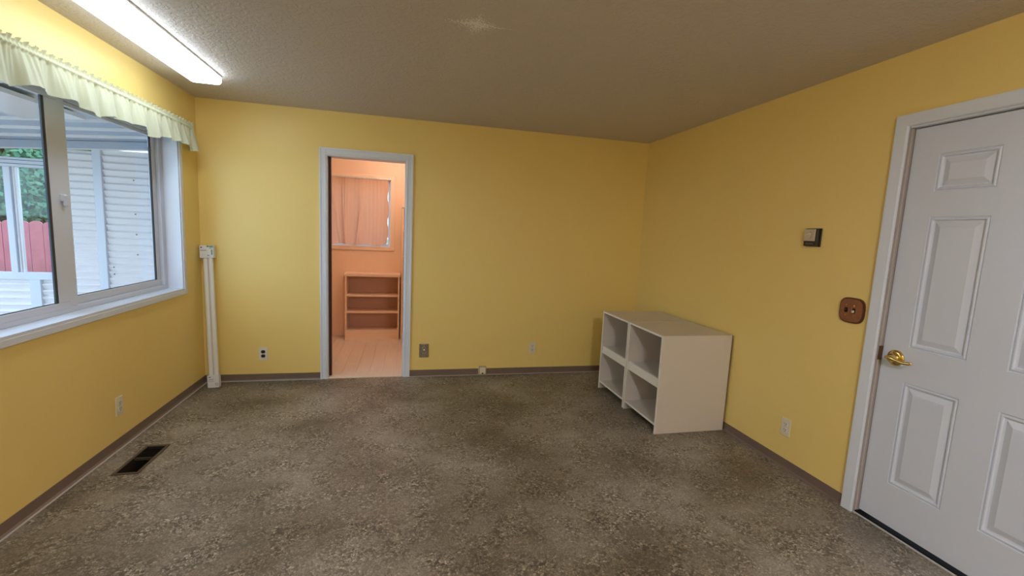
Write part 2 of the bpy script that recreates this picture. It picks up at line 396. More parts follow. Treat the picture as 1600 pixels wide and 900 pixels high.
# slab behind
box(b, LX+0.010, LX+0.042, LY0, LY1, LZ0, LZ1)
for (y0, y1, z0, z1) in ((LY0, LY0+1e-4, LZ0, LZ1), (LY1-1e-4, LY1, LZ0, LZ1), (LY0, LY1, LZ0, LZ0+1e-4), (LY0, LY1, LZ1-1e-4, LZ1)):
    box(b, LX, LX+0.012, y0, y1, z0, z1)
leaf = obj('door_leaf', b, DOORW, root)
for (z1, z0) in rows:
    for (y1, y0) in cols:
        b = nb()
        def ring(ins, dx): return [b.verts.new((LX+dx, y, z)) for y, z in ((y0+ins, z0+ins), (y1-ins, z0+ins), (y1-ins, z1-ins), (y0+ins, z1-ins))]
        seq = [(0, 0), (0.002, 0.005), (0.005, 0.005), (0.009, 0.0005), (0.014, 0.0005), (0.018, 0.008), (0.025, 0.009), (0.048, 0.0015), (0.051, 0.0005)]
        prev = ring(*seq[0])
        for s in seq[1:]:
            cur = ring(*s)
            for k in range(4): b.faces.new((prev[k], prev[(k+1) % 4], cur[(k+1) % 4], cur[k]))
            prev = cur
        b.faces.new(prev)
        bmesh.ops.recalc_face_normals(b, faces=b.faces)
        obj('door_panel', b, DOORW, root)
# lever
hr = bpy.data.objects.new('door_handle', None); C.objects.link(hr); hr.parent = root; hr.location = (LX, 1.700, 0.890); hr['label'] = 'polished brass lever handle'
b = nb()
prof = [(0.0, 0.034), (-0.004, 0.034), (-0.008, 0.031), (-0.011, 0.025), (-0.013, 0.017), (-0.020, 0.013), (-0.045, 0.011), (-0.050, 0.010)]
tube(b, [(p[0], 0, 0) for p in prof], [p[1]*1.2 for p in prof], 28); obj('rosette', b, BRASS, hr, smooth=True)
b = nb()
lp = [(-0.050, 0.014, 0.002), (-0.052, 0.004, 0.003), (-0.053, -0.008, 0.003), (-0.053, -0.028, -0.001), (-0.051, -0.050, -0.006), (-0.048, -0.072, -0.008), (-0.045, -0.092, -0.004), (-0.044, -0.105, 0.003)]
tube(b, lp, [0.007, 0.0115, 0.012, 0.009, 0.0075, 0.0075, 0.0085, 0.003], 14, squash=(0.75, 1, 1)); obj('lever', b, BRASS, hr, smooth=True)

# ------------------------------------------------------------------ window on the left wall
root = sroot('window_1', 'wide white sliding window looking onto the covered patio', 'window')
FX0, FX1 = XL-0.150, XL-0.100        # frame depth range, FX1 faces the room
# jamb lining
for (nm, a) in (('jamb_board', (XL-LT, XL+0.003, WY1-0.012, WY1, WZ0, WZ1)), ('jamb_board', (XL-LT, XL+0.003, WY0, WY0+0.012, WZ0, WZ1)),
                ('head_board', (XL-LT, XL+0.003, WY0+0.012, WY1-0.012, WZ1-0.012, WZ1)), ('sill_board', (XL-LT, XL+0.012, WY0+0.012, WY1-0.012, WZ0-0.004, WZ0+0.010))):
    b = nb(); box(b, *a); obj(nm, b, WHT, root)
# casing edge strips
cw = 0.040
for (nm, a) in (('casing_board', (XL, XL+0.012, WY1, WY1+cw, WZ0-cw, WZ1+cw)), ('casing_board', (XL, XL+0.012, WY0-cw, WY0, WZ0-cw, WZ1+cw)),
                ('casing_board', (XL, XL+0.012, WY0, WY1, WZ1, WZ1+cw)), ('casing_board', (XL, XL+0.014, WY0, WY1, WZ0-cw, WZ0-0.004))):
    b = nb(); box(b, *a, 0.003); obj(nm, b, WHT, root)
# vinyl outer frame
Fy0, Fy1, Fz0, Fz1 = WY0+0.012, WY1-0.012, WZ0+0.010, WZ1-0.012
fwid = 0.045
for a in ((FX0, FX1, Fy0, Fy1, Fz0, Fz0+0.030), (FX0, FX1, Fy0, Fy1, Fz1-0.02, Fz1), (FX0, FX1, Fy0, Fy0+fwid, Fz0+0.03, Fz1-0.02), (FX0, FX1, Fy1-fwid, Fy1, Fz0+0.03, Fz1-0.02)):
    b = nb(); box(b, *a, 0.002); obj('frame_bar', b, VINYLW, root)
def sash(y0, y1, z0, z1, x0, x1, st_l, st_r, bot, top, gl_y0, gl_y1, gasks):
    e = bpy.data.objects.new('sash', None); C.objects.link(e); e.parent = root
    gz0, gz1 = z0+bot, z1-top
    for a in ((x0, x1, y0, y1, z0, gz0), (x0, x1, y0, y1, gz1, z1), (x0, x1, y0, gl_y0, gz0, gz1), (x0, x1, gl_y1, y1, gz0, gz1)):
        q = nb(); box(q, *a, 0.003); obj('sash_bar', q, VINYLW, e)
    q = nb(); xm = (x0+x1)/2-0.004; box(q, xm, xm+0.005, gl_y0-0.004, gl_y1+0.004, gz0-0.004, gz1+0.004); obj('glass_pane', q, GLASS, e)
    for (g0, g1) in gasks:
        q = nb(); box(q, xm+0.006, x1-0.002, g0, g1, gz0, gz1); obj('gasket', q, GASK, e)
    q = nb(); box(q, xm+0.006, xm+0.010, gl_y0, gl_y1, gz0, gz0+0.004); obj('gasket', q, GASK, e)
    return e
sash(2.935, Fy1-fwid, Fz0+0.03, Fz1-0.02, FX0+0.004, FX0+0.026, 0, 0, 0.046, 0.022, 3.025, 3.866, [(3.848, 3.866)])
sash(Fy0+fwid, 2.925, Fz0+0.025, Fz1-0.016, FX1-0.022, FX1+0.002, 0, 0, 0.038, 0.022, 1.98, 2.842, [(2.822, 2.842)])
# interlock cover between the sashes
b = nb(); box(b, FX0+0.006, FX1-0.002, 2.926, 2.985, Fz0+0.03, Fz1-0.02, 0.002); obj('meeting_stile', b, VINYLW, root)
b = nb(); box(b, FX1-0.002, FX1+0.012, 2.90, 2.945, 1.485, 1.525, 0.004); box(b, FX1+0.004, FX1+0.022, 2.912, 2.930, 1.46, 1.52, 0.004); obj('latch', b, VINYLW, root)
b = nb(); box(b, FX0+0.018, FX0+0.032, 3.842, 3.852, 1.90, 1.925); obj('tilt_catch', b, GASK, root)

# ------------------------------------------------------------------ valance
v = thing('valance', 'cream gathered cotton valance across the top of the window', 'valance', (XL, 3.0, 2.02))
ox, oy, oz = XL, 3.0, 2.02
Y0, Y1 = 1.68, 4.135
NY, NZ = 760, 26
rng = random.Random(3)
ph = [rng.uniform(0, 6.28) for _ in range(12)]
def fold(y, t):
    # pleats: asymmetric waves, tighter near the header
    p = y*2*PI/0.165 + 1.3*math.sin(y*3.1+ph[0]) + 0.9*math.sin(y*7.3+ph[1])
    big = math.sin(p+0.75*math.sin(p+0.5))
    p2 = y*2*PI/0.052 + 1.4*math.sin(y*9+ph[2])
    sm = math.sin(p2)
    p3 = y*2*PI/0.021 + 1.5*math.sin(y*13+ph[3])
    return big, sm, math.sin(p3)
b = nb()
rows_ = []
ztop, zrod, zbot = 2.162, 2.128, 1.968
for i in range(NY+1):
    s = i/NY; y = Y0+(Y1-Y0)*s
    big, sm, tiny = fold(y, 0)
    hemv = 0.014*math.sin(y*11+ph[4])+0.011*math.sin(y*23+ph[5])
    stand = 0.060
    # return to the wall at both ends
    e1 = min(1, (Y1-y)/0.055); e0 = min(1, (y-Y0)/0.055)
    e = max(0.0, min(e1, e0)); ret = math.sin(e*PI/2)**0.6 if e > 0 else 0
    col = []
    for j in range(NZ+1):
        t = j/NZ
        if t < 0.14:          # ruffle above the rod
            k = 1-t/0.14
            z = zrod+0.008+(ztop-zrod-0.008)*k*(0.85+0.25*sm); x = stand+0.004*k + k*(0.007*tiny+0.005*sm)
        elif t < 0.28:        # rod pocket
            k = (t-0.14)/0.14
            z = zrod+0.008-0.020*k; x = stand+0.007*math.sin(k*PI)+0.0025*tiny
        else:
            k = (t-0.28)/0.72
            z = zrod-0.012-(zrod-0.012-zbot-hemv)*k
            x = stand + 0.018*k + k**0.7*0.023*big + (1-k*0.5)*0.005*sm + 0.0025*tiny*(1-k)
        yy = y + (0.010*math.cos(y*2*PI/0.135+ph[0])*max(0, (t-0.28)/0.72))
        if y > Y1-0.06: yy += 0.045*max(0, (t-0.28)/0.72)*((y-(Y1-0.06))/0.06)
        col.append(b.verts.new((0.004+x*ret, yy-oy, z-oz)))
    rows_.append(col)
for i in range(NY):
    for j in range(NZ): b.faces.new((rows_[i][j], rows_[i+1][j], rows_[i+1][j+1], rows_[i][j+1]))
sk = obj('cloth', b, VAL, v, smooth=True)
b = nb(); tube(b, [(0.004, Y0+0.02-oy, zrod-oz), (0.045, Y0+0.022-oy, zrod-oz), (0.052, Y0+0.05-oy, zrod-oz), (0.052, Y1-0.05-oy, zrod-oz), (0.045, Y1-0.022-oy, zrod-oz), (0.004, Y1-0.02-oy, zrod-oz)], 0.005, 8)
obj('rod', b, METW, v)

# ------------------------------------------------------------------ fluorescent ceiling light
def wrap_light(label, x0, x1, y0, y1, lens_mat, group=None):
    t = thing('ceiling_light', label, 'light fixture', ((x0+x1)/2, (y0+y1)/2, H), 0)
    hw, hl = (x1-x0)/2, (y1-y0)/2
    b = nb(); box(b, -hw-0.004, hw+0.004, -hl-0.003, hl+0.003, -0.012, 0.0, 0.002); obj('housing', b, METW, t)
    pr_ = [(-hw, -0.012), (-hw, -0.040), (-hw+0.008, -0.054), (-hw+0.022, -0.060), (hw-0.022, -0.060), (hw-0.008, -0.054), (hw, -0.040), (hw, -0.012)]
    b = nb(); prism(b, pr_, 'y', -hl, hl); obj('diffuser', b, lens_mat, t)
    return t
wrap_light('long lit fluorescent ceiling light above the window valance', -1.462, -1.268, 2.385, 3.608, LENS)
wrap_light('unseen fluorescent ceiling light added for fill behind the camera, outside the picture', 0.55, 0.75, -1.6, -0.38, REAR_FILL)  # unseen fixture, added as fill light for the room

# ------------------------------------------------------------------ floor vent
t = thing('floor_vent', 'brown-rimmed floor duct opening near the window wall', 'floor vent', (-1.5025, 2.905, 0))
b = nb()
hx, hy = 0.066, 0.175; ix, iy = 0.0495, 0.156
for a in ((-hx, hx, -hy, -iy), (-hx, hx, iy, hy), (-hx, -ix, -iy, iy), (ix, hx, -iy, iy)): box(b, *a, 0.0, 0.005, 0.001)
obj('rim', b, VENTM, t)
b = nb(); D_ = -0.22
for a in ((-0.053, -0.051, -0.159, 0.159, D_, 0), (0.051, 0.053, -0.159, 0.159, D_, 0), (-0.053, 0.053, -0.159, -0.157, D_, 0), (-0.053, 0.053, 0.157, 0.159, D_, 0), (-0.053, 0.053, -0.159, 0.159, D_-0.002, D_)): box(b, *a)
obj('duct', b, DUCT, t)
b = nb(); box(b, -ix, ix, 0.012, 0.016, -0.012, 0.003); obj('crossbar', b, VENTM, t)
for k in range(5):
    b = nb(); y = 0.04+k*0.024; prism(b, [(y, -0.004), (y+0.002, -0.004), (y+0.012, -0.018), (y+0.010, -0.018)], 'x', -ix, ix); obj('louver', b, DUCT, t)

# ------------------------------------------------------------------ outlets  (local: +X along wall to the right, -Y out of the wall)
def disc(bm, cx, cz, y0, y1, r, n=20, flat=False):
    pts = []
    for k in range(n):
        a = 2*PI*k/n; x, z = r*math.cos(a), r*math.sin(a)
        if flat: z = max(-r*0.82, min(r*0.82, z))
        pts.append((cx+x, cz+z))
    prism(bm, pts, 'y', y0, y1)
def duplex(label, loc, rz, plate_m, face_m, slots=True, w_=0.072, h_=0.116, slot_m=None, group=None):
    t = thing('wall_outlet', label, 'outlet', loc, rz, group)
    b = nb(); box(b, -w_/2, w_/2, -0.006, 0, -h_/2, h_/2, 0.003, 2); obj('cover_plate', b, plate_m, t)
    for s in (-1, 1):
        b = nb(); disc(b, 0, s*0.0195, -0.0085, -0.005, 0.0172, 24, True); r = obj('receptacle', b, face_m, t)
        if slots:
            for dx in (-0.0065, 0.0065):
                b = nb(); box(b, dx-0.0014, dx+0.0014, -0.0092, -0.008, s*0.0195-0.001, s*0.0195+0.0085); obj('slot', b, SLOT, r)
            b = nb(); disc(b, 0, s*0.0195-0.008, -0.0092, -0.008, 0.0028, 10); obj('ground_hole', b, SLOT, r)
    b = nb(); disc(b, 0, 0, -0.0075, -0.005, 0.003, 10); obj('plate_screw', b, STEEL, t)
    return t
o1 = duplex('ivory outlet on the window wall, above the floor vent', (XL, 3.098, 0.262), PI/2, IVORY, IVORY)
duplex('white outlet plate with two round dark brown sockets left of the doorway', (-1.244, YB, 0.248), 0, WPLAST, DARK, False)
o3 = duplex('ivory outlet on the back wall between doorway and shelf units', (1.271, YB, 0.268), 0, IVORY, IVORY)
duplex('ivory outlet low on the right wall between shelf units and white door', (XR, 2.258, 0.268), -PI/2, IVORY, WPLAST)
# ornate antique brass plate right of the doorway
t = thing('jack_plate', 'ornate antique brass wall plate with a pale knob right of the doorway', 'wall plate', (0.176, YB, 0.256))
b = nb(); box(b, -0.045, 0.045, -0.007, 0, -0.068, 0.068, 0.004, 2); obj('plate', b, ABRASS, t)
b = nb()
pts = [(0.034*math.cos(a)*(1+0.08*math.cos(6*a)), -0.009, 0.050*math.sin(a)*(1+0.05*math.cos(6*a))-0.002) for a in [2*PI*k/36 for k in range(37)]]
tube(b, pts, 0.0026, 6, caps=False); obj('rim_ornament', b, ABRASS, t, smooth=True)
b = nb(); pts = [(0.020*math.cos(a), -0.009, 0.020*math.sin(a)-0.012) for a in [PI+PI*k/16 for k in range(17)]]; tube(b, pts, 0.003, 6)
tube(b, [(-0.020, -0.009, -0.012), (-0.012, -0.009, 0.03), (0, -0.009, 0.045), (0.012, -0.009, 0.03), (0.020, -0.009, -0.012)], 0.0022, 6); obj('scroll_ornament', b, STEEL, t, smooth=True)
b = nb(); tube(b, [(0, -0.006, 0.008), (0, -0.016, 0.008), (0, -0.022, 0.008)], [0.008, 0.008, 0.005], 14); obj('knob', b, CARD, t, smooth=True)
# phone jack box on baseboard
t = thing('phone_jack', 'small tan surface-mounted phone jack box on the baseboard', 'phone jack', (0.758, YB, 0))
b = nb(); box(b, -0.036, 0.036, -0.024, 0, 0.006, 0.088, 0.004, 2); obj('body', b, mat('tan_plastic', (0.45, 0.36, 0.26), 0.4), t)
b = nb(); box(b, -0.030, 0.030, -0.027, -0.023, 0.012, 0.080, 0.002); obj('cover', b, IVORY, t)
b = nb(); box(b, -0.008, 0.008, -0.0275, -0.022, 0.001+0.012, 0.024); obj('port', b, SLOT, t)
# thermostat
t = thing('thermostat', 'dark square thermostat with silver face on the right wall', 'thermostat', (XR, 2.232, 1.488), -PI/2)
b = nb(); box(b, -0.052, 0.052, -0.008, 0, -0.055, 0.055, 0.002); obj('wall_base', b, DARK, t)
b = nb(); box(b, -0.046, 0.046, -0.028, -0.008, -0.052, 0.052, 0.004, 2); obj('body', b, DARK, t)
b = nb(); box(b, -0.044, 0.032, -0.0305, -0.027, -0.022, 0.050, 0.001); fc = obj('face_plate', b, STEEL, t); fc['label'] = 'brushed silver face plate'
b = nb(); disc(b, -0.008, 0.014, -0.036, -0.030, 0.020, 28); obj('dial', b, STEEL, fc)
b = nb(); prism(b, [(-0.008+p, 0.014+q) for p, q in ((-0.024, -0.006), (0.022, 0.007), (0.020, 0.013), (-0.022, 0.0))], 'y', -0.039, -0.035); obj('pointer', b, ALU, fc)
b = nb(); box(b, -0.030, 0.022, -0.0292, -0.027, -0.043, -0.033); obj('slot_window', b, mat('grey_lettering_band', (0.12, 0.1, 0.09), 0.4), t)
# wooden switch plate
t = thing('switch_plate', 'rounded brown wooden switch plate beside the white door', 'light switch', (XR, 1.932, 1.093), -PI/2)
def barrel(s):
    pts = []
    for k in range(48):
        a = 2*PI*k/48; c_, s_ = math.cos(a), math.sin(a)
        pts.append((s*0.070*math.copysign(abs(c_)**0.55, c_), s*0.070*math.copysign(abs(s_)**0.62, s_)))
    return pts
b = nb(); prism(b, barrel(1.0), 'y', -0.010, 0); obj('rim', b, WOODR, t)
b = nb(); prism(b, barrel(0.90), 'y', -0.014, -0.009)
obj('plate', b, WOODP, t)
b = nb(); box(b, -0.036, -0.018, -0.0155, -0.013, -0.013, 0.013, 0.001); s1 = obj('toggle_slot', b, SLOT, t)
b = nb(); box(b, -0.031, -0.024, -0.026, -0.014, -0.002, 0.009, 0.002); obj('toggle', b, DARK, s1)
b = nb(); box(b, 0.010, 0.026, -0.0155, -0.013, -0.013, 0.013, 0.001); s2 = obj('toggle_slot', b, SLOT, t)
b = nb(); box(b, 0.014, 0.022, -0.028, -0.014, -0.010, 0.003, 0.002); obj('toggle', b, IVORY, s2)
for sx_ in (-0.027, 0.018):
    for sz in (-0.029, 0.029):
        b = nb(); disc(b, sx_, sz, -0.0155, -0.013, 0.0035, 10); obj('plate_screw', b, BRASS, t)

# ------------------------------------------------------------------ pair of shelf units against the right wall
def shelf_unit(label, y0, y1):
    X0, X1 = 1.807, 2.392; Ht = 0.744; th = 0.016
    t = thing('shelf_unit', label, 'shelf unit', (X0, (y0+y1)/2, 0), 0, 'pair of white shelf units')
    W = (y1-y0)/2; Dp = X1-X0
    for s in (-1, 1):
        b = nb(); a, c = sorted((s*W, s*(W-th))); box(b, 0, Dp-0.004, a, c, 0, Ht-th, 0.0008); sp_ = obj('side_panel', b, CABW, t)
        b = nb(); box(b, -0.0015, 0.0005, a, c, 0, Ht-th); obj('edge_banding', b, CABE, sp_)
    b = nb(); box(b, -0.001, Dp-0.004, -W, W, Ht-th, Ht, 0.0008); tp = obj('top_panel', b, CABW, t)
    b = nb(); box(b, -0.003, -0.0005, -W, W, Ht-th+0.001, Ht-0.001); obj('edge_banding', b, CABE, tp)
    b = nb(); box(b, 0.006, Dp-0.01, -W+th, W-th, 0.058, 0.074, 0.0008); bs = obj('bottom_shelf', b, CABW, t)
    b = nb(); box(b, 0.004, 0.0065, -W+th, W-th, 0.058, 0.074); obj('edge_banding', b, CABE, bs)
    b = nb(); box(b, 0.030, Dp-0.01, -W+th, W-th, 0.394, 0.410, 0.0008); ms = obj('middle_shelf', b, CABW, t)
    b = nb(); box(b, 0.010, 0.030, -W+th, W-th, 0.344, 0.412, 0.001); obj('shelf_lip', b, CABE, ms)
    b = nb(); box(b, Dp-0.010, Dp-0.006, -W+th*0.5, W-th*0.5, 0.058, Ht-th*0.5); obj('back_panel', b, CABW, t)
    b = nb(); box(b, Dp-0.005, Dp, -W, W, 0.01, Ht-0.004); obj('backing_edge', b, CABK, t)
    return t
shelf_unit('front one of the two white open shelf units, nearer the camera', 2.801, 3.301)
shelf_unit('rear one of the two white open shelf units, nearer the back corner', 3.310, 3.811)

# ------------------------------------------------------------------ pack of spare fluorescent tubes leaning in the corner
base = Vector((-1.587, 4.150, 0.001)); topp = Vector((-1.645, 4.262, 1.205))
t = thing('tube_pack', 'pair of long white fluorescent tubes in card end sleeves leaning in the corner', 'fluorescent tubes', base)
ax = (topp-base).normalized(); L_ = (topp-base).length
side = Vector((1, 0, 0)); side = (side-ax*side.dot(ax)).normalized(); nrm = side.cross(ax)
if nrm.y > 0: nrm = -nrm
def P(u, s, d): return ax*u+side*s+nrm*d
for s in (-0.0195, 0.0195):
    b = nb(); tube(b, [P(0.012, s, 0), P(L_-0.012, s, 0)], 0.019, 20); smooth_angle(obj('tube', b, TUBEW, t))
def obox(b, u0, u1, s0, s1, d0, d1):
    vs_ = [b.verts.new(P(u, s, d)) for u in (u0, u1) for s in (s0, s1) for d in (d0, d1)]
    for f in ((0, 1, 3, 2), (4, 6, 7, 5), (0, 4, 5, 1), (2, 3, 7, 6), (0, 2, 6, 4), (1, 5, 7, 3)): b.faces.new([vs_[i] for i in f])
    bmesh.ops.recalc_face_normals(b, faces=b.faces)
b = nb(); obox(b, 0, 0.105, -0.043, 0.043, -0.021, 0.0225); e1_ = obj('end_sleeve', b, CARD, t)
b = nb(); obox(b, L_-0.105, L_, -0.052, 0.052, -0.021, 0.024); e2_ = obj('end_sleeve', b, CARD, t); e2_['label'] = 'wider top card sleeve with green and blue print'
for (u0, u1, s0, s1, mm) in ((L_-0.022, L_-0.012, -0.045, -0.032, CARDB), (L_-0.016, L_-0.001, 0.002, 0.018, CARDG), (L_-0.018, L_-0.004, 0.022, 0.050, CARDG),
                             (L_-0.044, L_-0.038, -0.048, 0.0, CARDL), (L_-0.090, L_-0.080, 0.004, 0.020, CARDL), (L_-0.028, L_-0.022, 0.020, 0.046, CARDL), (L_-0.08, L_-0.035, 0.034, 0.044, CARDG)):
    b = nb(); obox(b, u0, u1, s0, s1, 0.0235, 0.0245); obj('print_mark', b, mm, e2_)
for (u0, u1, s0, s1, mm) in ((0.086, 0.093, -0.034, -0.016, CARDB), (0.066, 0.072, -0.034, 0.002, CARDL), (0.052, 0.055, -0.034, 0.004, CARDL), (0.018, 0.022, 0.018, 0.036, CARDL), (0.034, 0.038, 0.018, 0.036, CARDL), (0.018, 0.038, 0.016, 0.020, CARDL), (0.018, 0.038, 0.034, 0.037, CARDL)):
    b = nb(); obox(b, u0, u1, s0, s1, 0.022, 0.023); obj('print_mark', b, mm, e1_)

# ================================================================== PEACH ROOM
PX0, PX1, PY0, PY1 = -1.75, 1.55, YB+T, 6.03
b = nb(); box(b, PX0, PX1, PY1, PY1+0.12, 0, 1.16)
WX0, WX1, PZ0, PZ1 = -1.12, -0.215, 1.175, 2.025
b.free(); b = nb()
box(b, PX0, WX0, PY1, PY1+0.12, 0, H); box(b, WX1, PX1, PY1, PY1+0.12, 0, H)
box(b, WX0, WX1, PY1, PY1+0.12, 0, PZ0); box(b, WX0, WX1, PY1, PY1+0.12, PZ1, H)
struct('wall_peach_back', b, PINKW, 'peach far wall of the small room beyond the doorway', 'wall')
b = nb(); box(b, PX0-0.1, PX0, PY0, PY1+0.12, 0, H); struct('wall_peach_left', b, PINKW, 'peach left wall of the small room', 'wall')
b = nb(); box(b, PX1, PX1+0.1, PY0, PY1+0.12, 0, H); struct('wall_peach_right', b, PINKW, 'peach right wall of the small room', 'wall')
b = nb(); box(b, PX0, DX0, PY0, PY0+0.008, 0, H); box(b, DX1, PX1, PY0, PY0+0.008, 0, H); box(b, DX0, DX1, PY0, PY0+0.008, DZ, H)
struct('wall_peach_front', b, PINKW, 'peach near wall of the small room around the doorway', 'wall')
b = nb(); box(b, PX0-0.1, PX1+0.1, PY0, PY1+0.12, H, H+0.1); struct('ceiling_peach_room', b, PINKW, 'peach ceiling of the small room', 'ceiling')
fr_ = sroot('floor_peach_room', 'pale plank floor of the peach room beyond the doorway', 'floor')
b = nb(); box(b, PX0-0.1, PX1+0.1, YB, PY1+0.12, -0.03, -0.004); obj('subfloor', b, STRIP, fr_)
pw = 0.128; me_ = None; k = 0; x = PX0
while x < PX1-0.01:
    ycut = PY0+(0.5 if k % 2 else 1.05)
    for (y0, y1) in ((PY0-0.12 if DX0 < x+pw/2 < DX1 else PY0, ycut), (ycut, PY1)):
        b = nb(); x1 = min(x+pw, PX1); box(b, x+0.0008, x1-0.0008, y0+0.001, y1-0.001, -0.004, 0.0, 0.0012); obj('floor_plank', b, PLANK, fr_)
    x += pw; k += 1
# window with curtain
root = sroot('window_2', 'small peach-trimmed window of the far room behind its curtain', 'window')
cw = 0.052
for a in ((WX1, WX1+cw, PZ0-cw, PZ1+cw), (WX0-cw, WX0, PZ0-cw, PZ1+cw), (WX0, WX1, PZ1, PZ1+cw), (WX0, WX1, PZ0-cw, PZ0)):
    b = nb(); box(b, a[0], a[1], PY1-0.014, PY1, a[2], a[3], 0.003); obj('casing_board', b, PINKT, root)
for a in ((WX1-0.010, WX1, PZ0, PZ1), (WX0, WX0+0.010, PZ0, PZ1), (WX0, WX1, PZ1-0.01, PZ1), (WX0, WX1, PZ0, PZ0+0.01)):
    b = nb(); box(b, a[0], a[1], PY1, PY1+0.12, a[2], a[3]); obj('jamb_board', b, WHT, root)
for a in ((WX1-0.035, WX1-0.01, PZ0+0.01, PZ1-0.01), (WX0+0.01, WX0+0.035, PZ0+0.01, PZ1-0.01), (WX0+0.035, WX1-0.035, PZ1-0.035, PZ1-0.01), (WX0+0.035, WX1-0.035, PZ0+0.01, PZ0+0.035), (-0.68, -0.65, PZ0+0.035, PZ1-0.035)):
    b = nb(); box(b, a[0], a[1], PY1+0.06, PY1+0.10, a[2], a[3], 0.002); obj('frame_bar', b, VINYLW, root)
b = nb(); box(b, WX0+0.03, WX1-0.03, PY1+0.078, PY1+0.083, PZ0+0.03, PZ1-0.03); obj('glass_pane', b, GLASS, root)
t = thing('curtain', 'peach cloth curtain hanging in folds over the far room window', 'curtain', (-0.70, PY1-0.04, PZ0))
CYY = PY1-0.04
b = nb(); tube(b, [(WX0-0.03+0.70, 0, 2.030-PZ0), (WX1-0.002+0.70, 0, 2.030-PZ0)], 0.012, 12)
tube(b, [(WX1-0.02+0.70, 0, 2.030-PZ0), (WX1-0.02+0.70, 0.04, 2.030-PZ0)], 0.006, 8); smooth_angle(obj('rod', b, ALU, t))
NX, NZ = 300, 30
b = nb(); g = []
CX0, CX1 = -1.13, -0.252
for i in range(NX+1):
    u = i/NX; x = CX0+(CX1-CX0)*u; col = []
    for j in range(NZ+1):
        v_ = j/NZ
        # gathers, stronger at left and at bottom; folds run together towards a tied spot
        a = 0.010+0.012*v_
        ff = math.sin(x*2*PI/0.17+0.9*math.sin(x*6)+0.5*v_) * a*(0.8 if x < -0.60 else 0.8-0.5*min(1,(x+0.60)/0.1)) + 0.0012*math.sin(x*2*PI/0.045+v_)
        ff += -0.022*math.exp(-((x+0.585+0.10*max(0, v_-0.45))/0.012)**2)*min(1, max(0, v_-0.2)*2)
        for cxx, dr in ((-0.93, 0.10), (-0.80, 0.03), (-0.76, -0.01)): ff += -0.016*math.exp(-((x-cxx-dr*v_)/0.009)**2)*min(1, 0.3+v_)
        xx = x + 0.025*math.sin(v_*3.3)*(u-0.6)
        if i > NX-6: xx += 0.008*math.sin(v_*17)
        z = 2.025-(2.025-1.192)*v_ + 0.010*math.sin(x*21)*v_ + 0.02*v_*max(0, (u-0.9)/0.1)
        if x > -0.50 and v_ > 0.6: ff += 0.012*math.sin((x+0.3)*18+v_*9)*(v_-0.6)
        col.append(b.verts.new((xx+0.70, ff, z-PZ0)))
    g.append(col)
for i in range(NX):
    for j in range(NZ): b.faces.new((g[i][j], g[i+1][j], g[i+1][j+1], g[i][j+1]))
obj('cloth', b, CURT, t, smooth=True)
# bookcases
def bookcase(label, x0, x1, y0, y1, ztop, shelves, plinth):
    t = thing('bookcase', label, 'bookcase', ((x0+x1)/2, (y0+y1)/2, 0))
    W = (x1-x0)/2; Dd = (y1-y0)/2; th = 0.020
    for s in (-1, 1):
        b = nb(); a, c = sorted((s*W, s*(W-th))); box(b, a, c, -Dd, Dd-0.002, 0, ztop-0.02, 0.001); obj('side_panel', b, PINKS, t)
    b = nb(); box(b, -W-0.008, W+0.008, -Dd-0.008, Dd-0.001, ztop-0.036, ztop, 0.003); obj('top_panel', b, PINKS, t)
    for z in shelves:
        b = nb(); box(b, -W+th-0.002, W-th+0.002, -Dd+0.002, Dd-0.01, z-0.022, z, 0.001); obj('shelf', b, PINKS, t)
    b = nb(); box(b, -W+th, W-th, -Dd+0.004, -Dd+0.018, 0, plinth, 0.001); obj('plinth', b, PINKS, t)
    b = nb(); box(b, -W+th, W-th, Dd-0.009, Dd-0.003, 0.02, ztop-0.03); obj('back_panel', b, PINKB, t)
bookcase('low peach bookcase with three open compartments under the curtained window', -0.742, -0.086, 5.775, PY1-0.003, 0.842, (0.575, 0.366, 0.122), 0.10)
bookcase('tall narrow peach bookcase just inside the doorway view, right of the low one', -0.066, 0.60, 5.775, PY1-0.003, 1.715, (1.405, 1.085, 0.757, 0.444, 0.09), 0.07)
# unseen globe lamp, added to light the peach room
t = thing('added_globe_light', 'unseen globe ceiling light added to light the peach room, hidden above the doorway', 'light fixture', (-0.1, 5.1, H))
b = nb(); tube(b, [(0, 0, 0), (0, 0, -0.03)], 0.06, 20); obj('canopy', b, METW, t)
b = nb(); bmesh.ops.create_uvsphere(b, u_segments=24, v_segments=14, radius=0.075, matrix=Matrix.Translation((0, 0, -0.10))); obj('globe', b, BULB, t, smooth=True)

# ================================================================== COVERED PATIO OUTSIDE THE WINDOW
NY_ = 6.0
def roofz(x): return 2.24+0.064*(x+3)
gz = -0.12
b = nb(); box(b, -5.6, XL-LT, 0.0, NY_+0.1, gz-0.1, gz); struct('patio_floor', b, CONC, 'concrete patio floor outside the window', 'floor')
b = nb(); box(b, -40, 30, NY_+0.1, 60, gz-0.15, gz-0.02); box(b, -40, -5.6, -20, NY_+0.1, gz-0.15, gz-0.02); struct('ground', b, GRASS, 'lawn beyond the patio', 'ground')
b = nb(); box(b, XL-LT-0.02, XL-LT, YB+T, 6.2, gz, 2.6); struct('wall_exterior', b, SIDM, 'white exterior wall of the house beside the patio', 'wall')
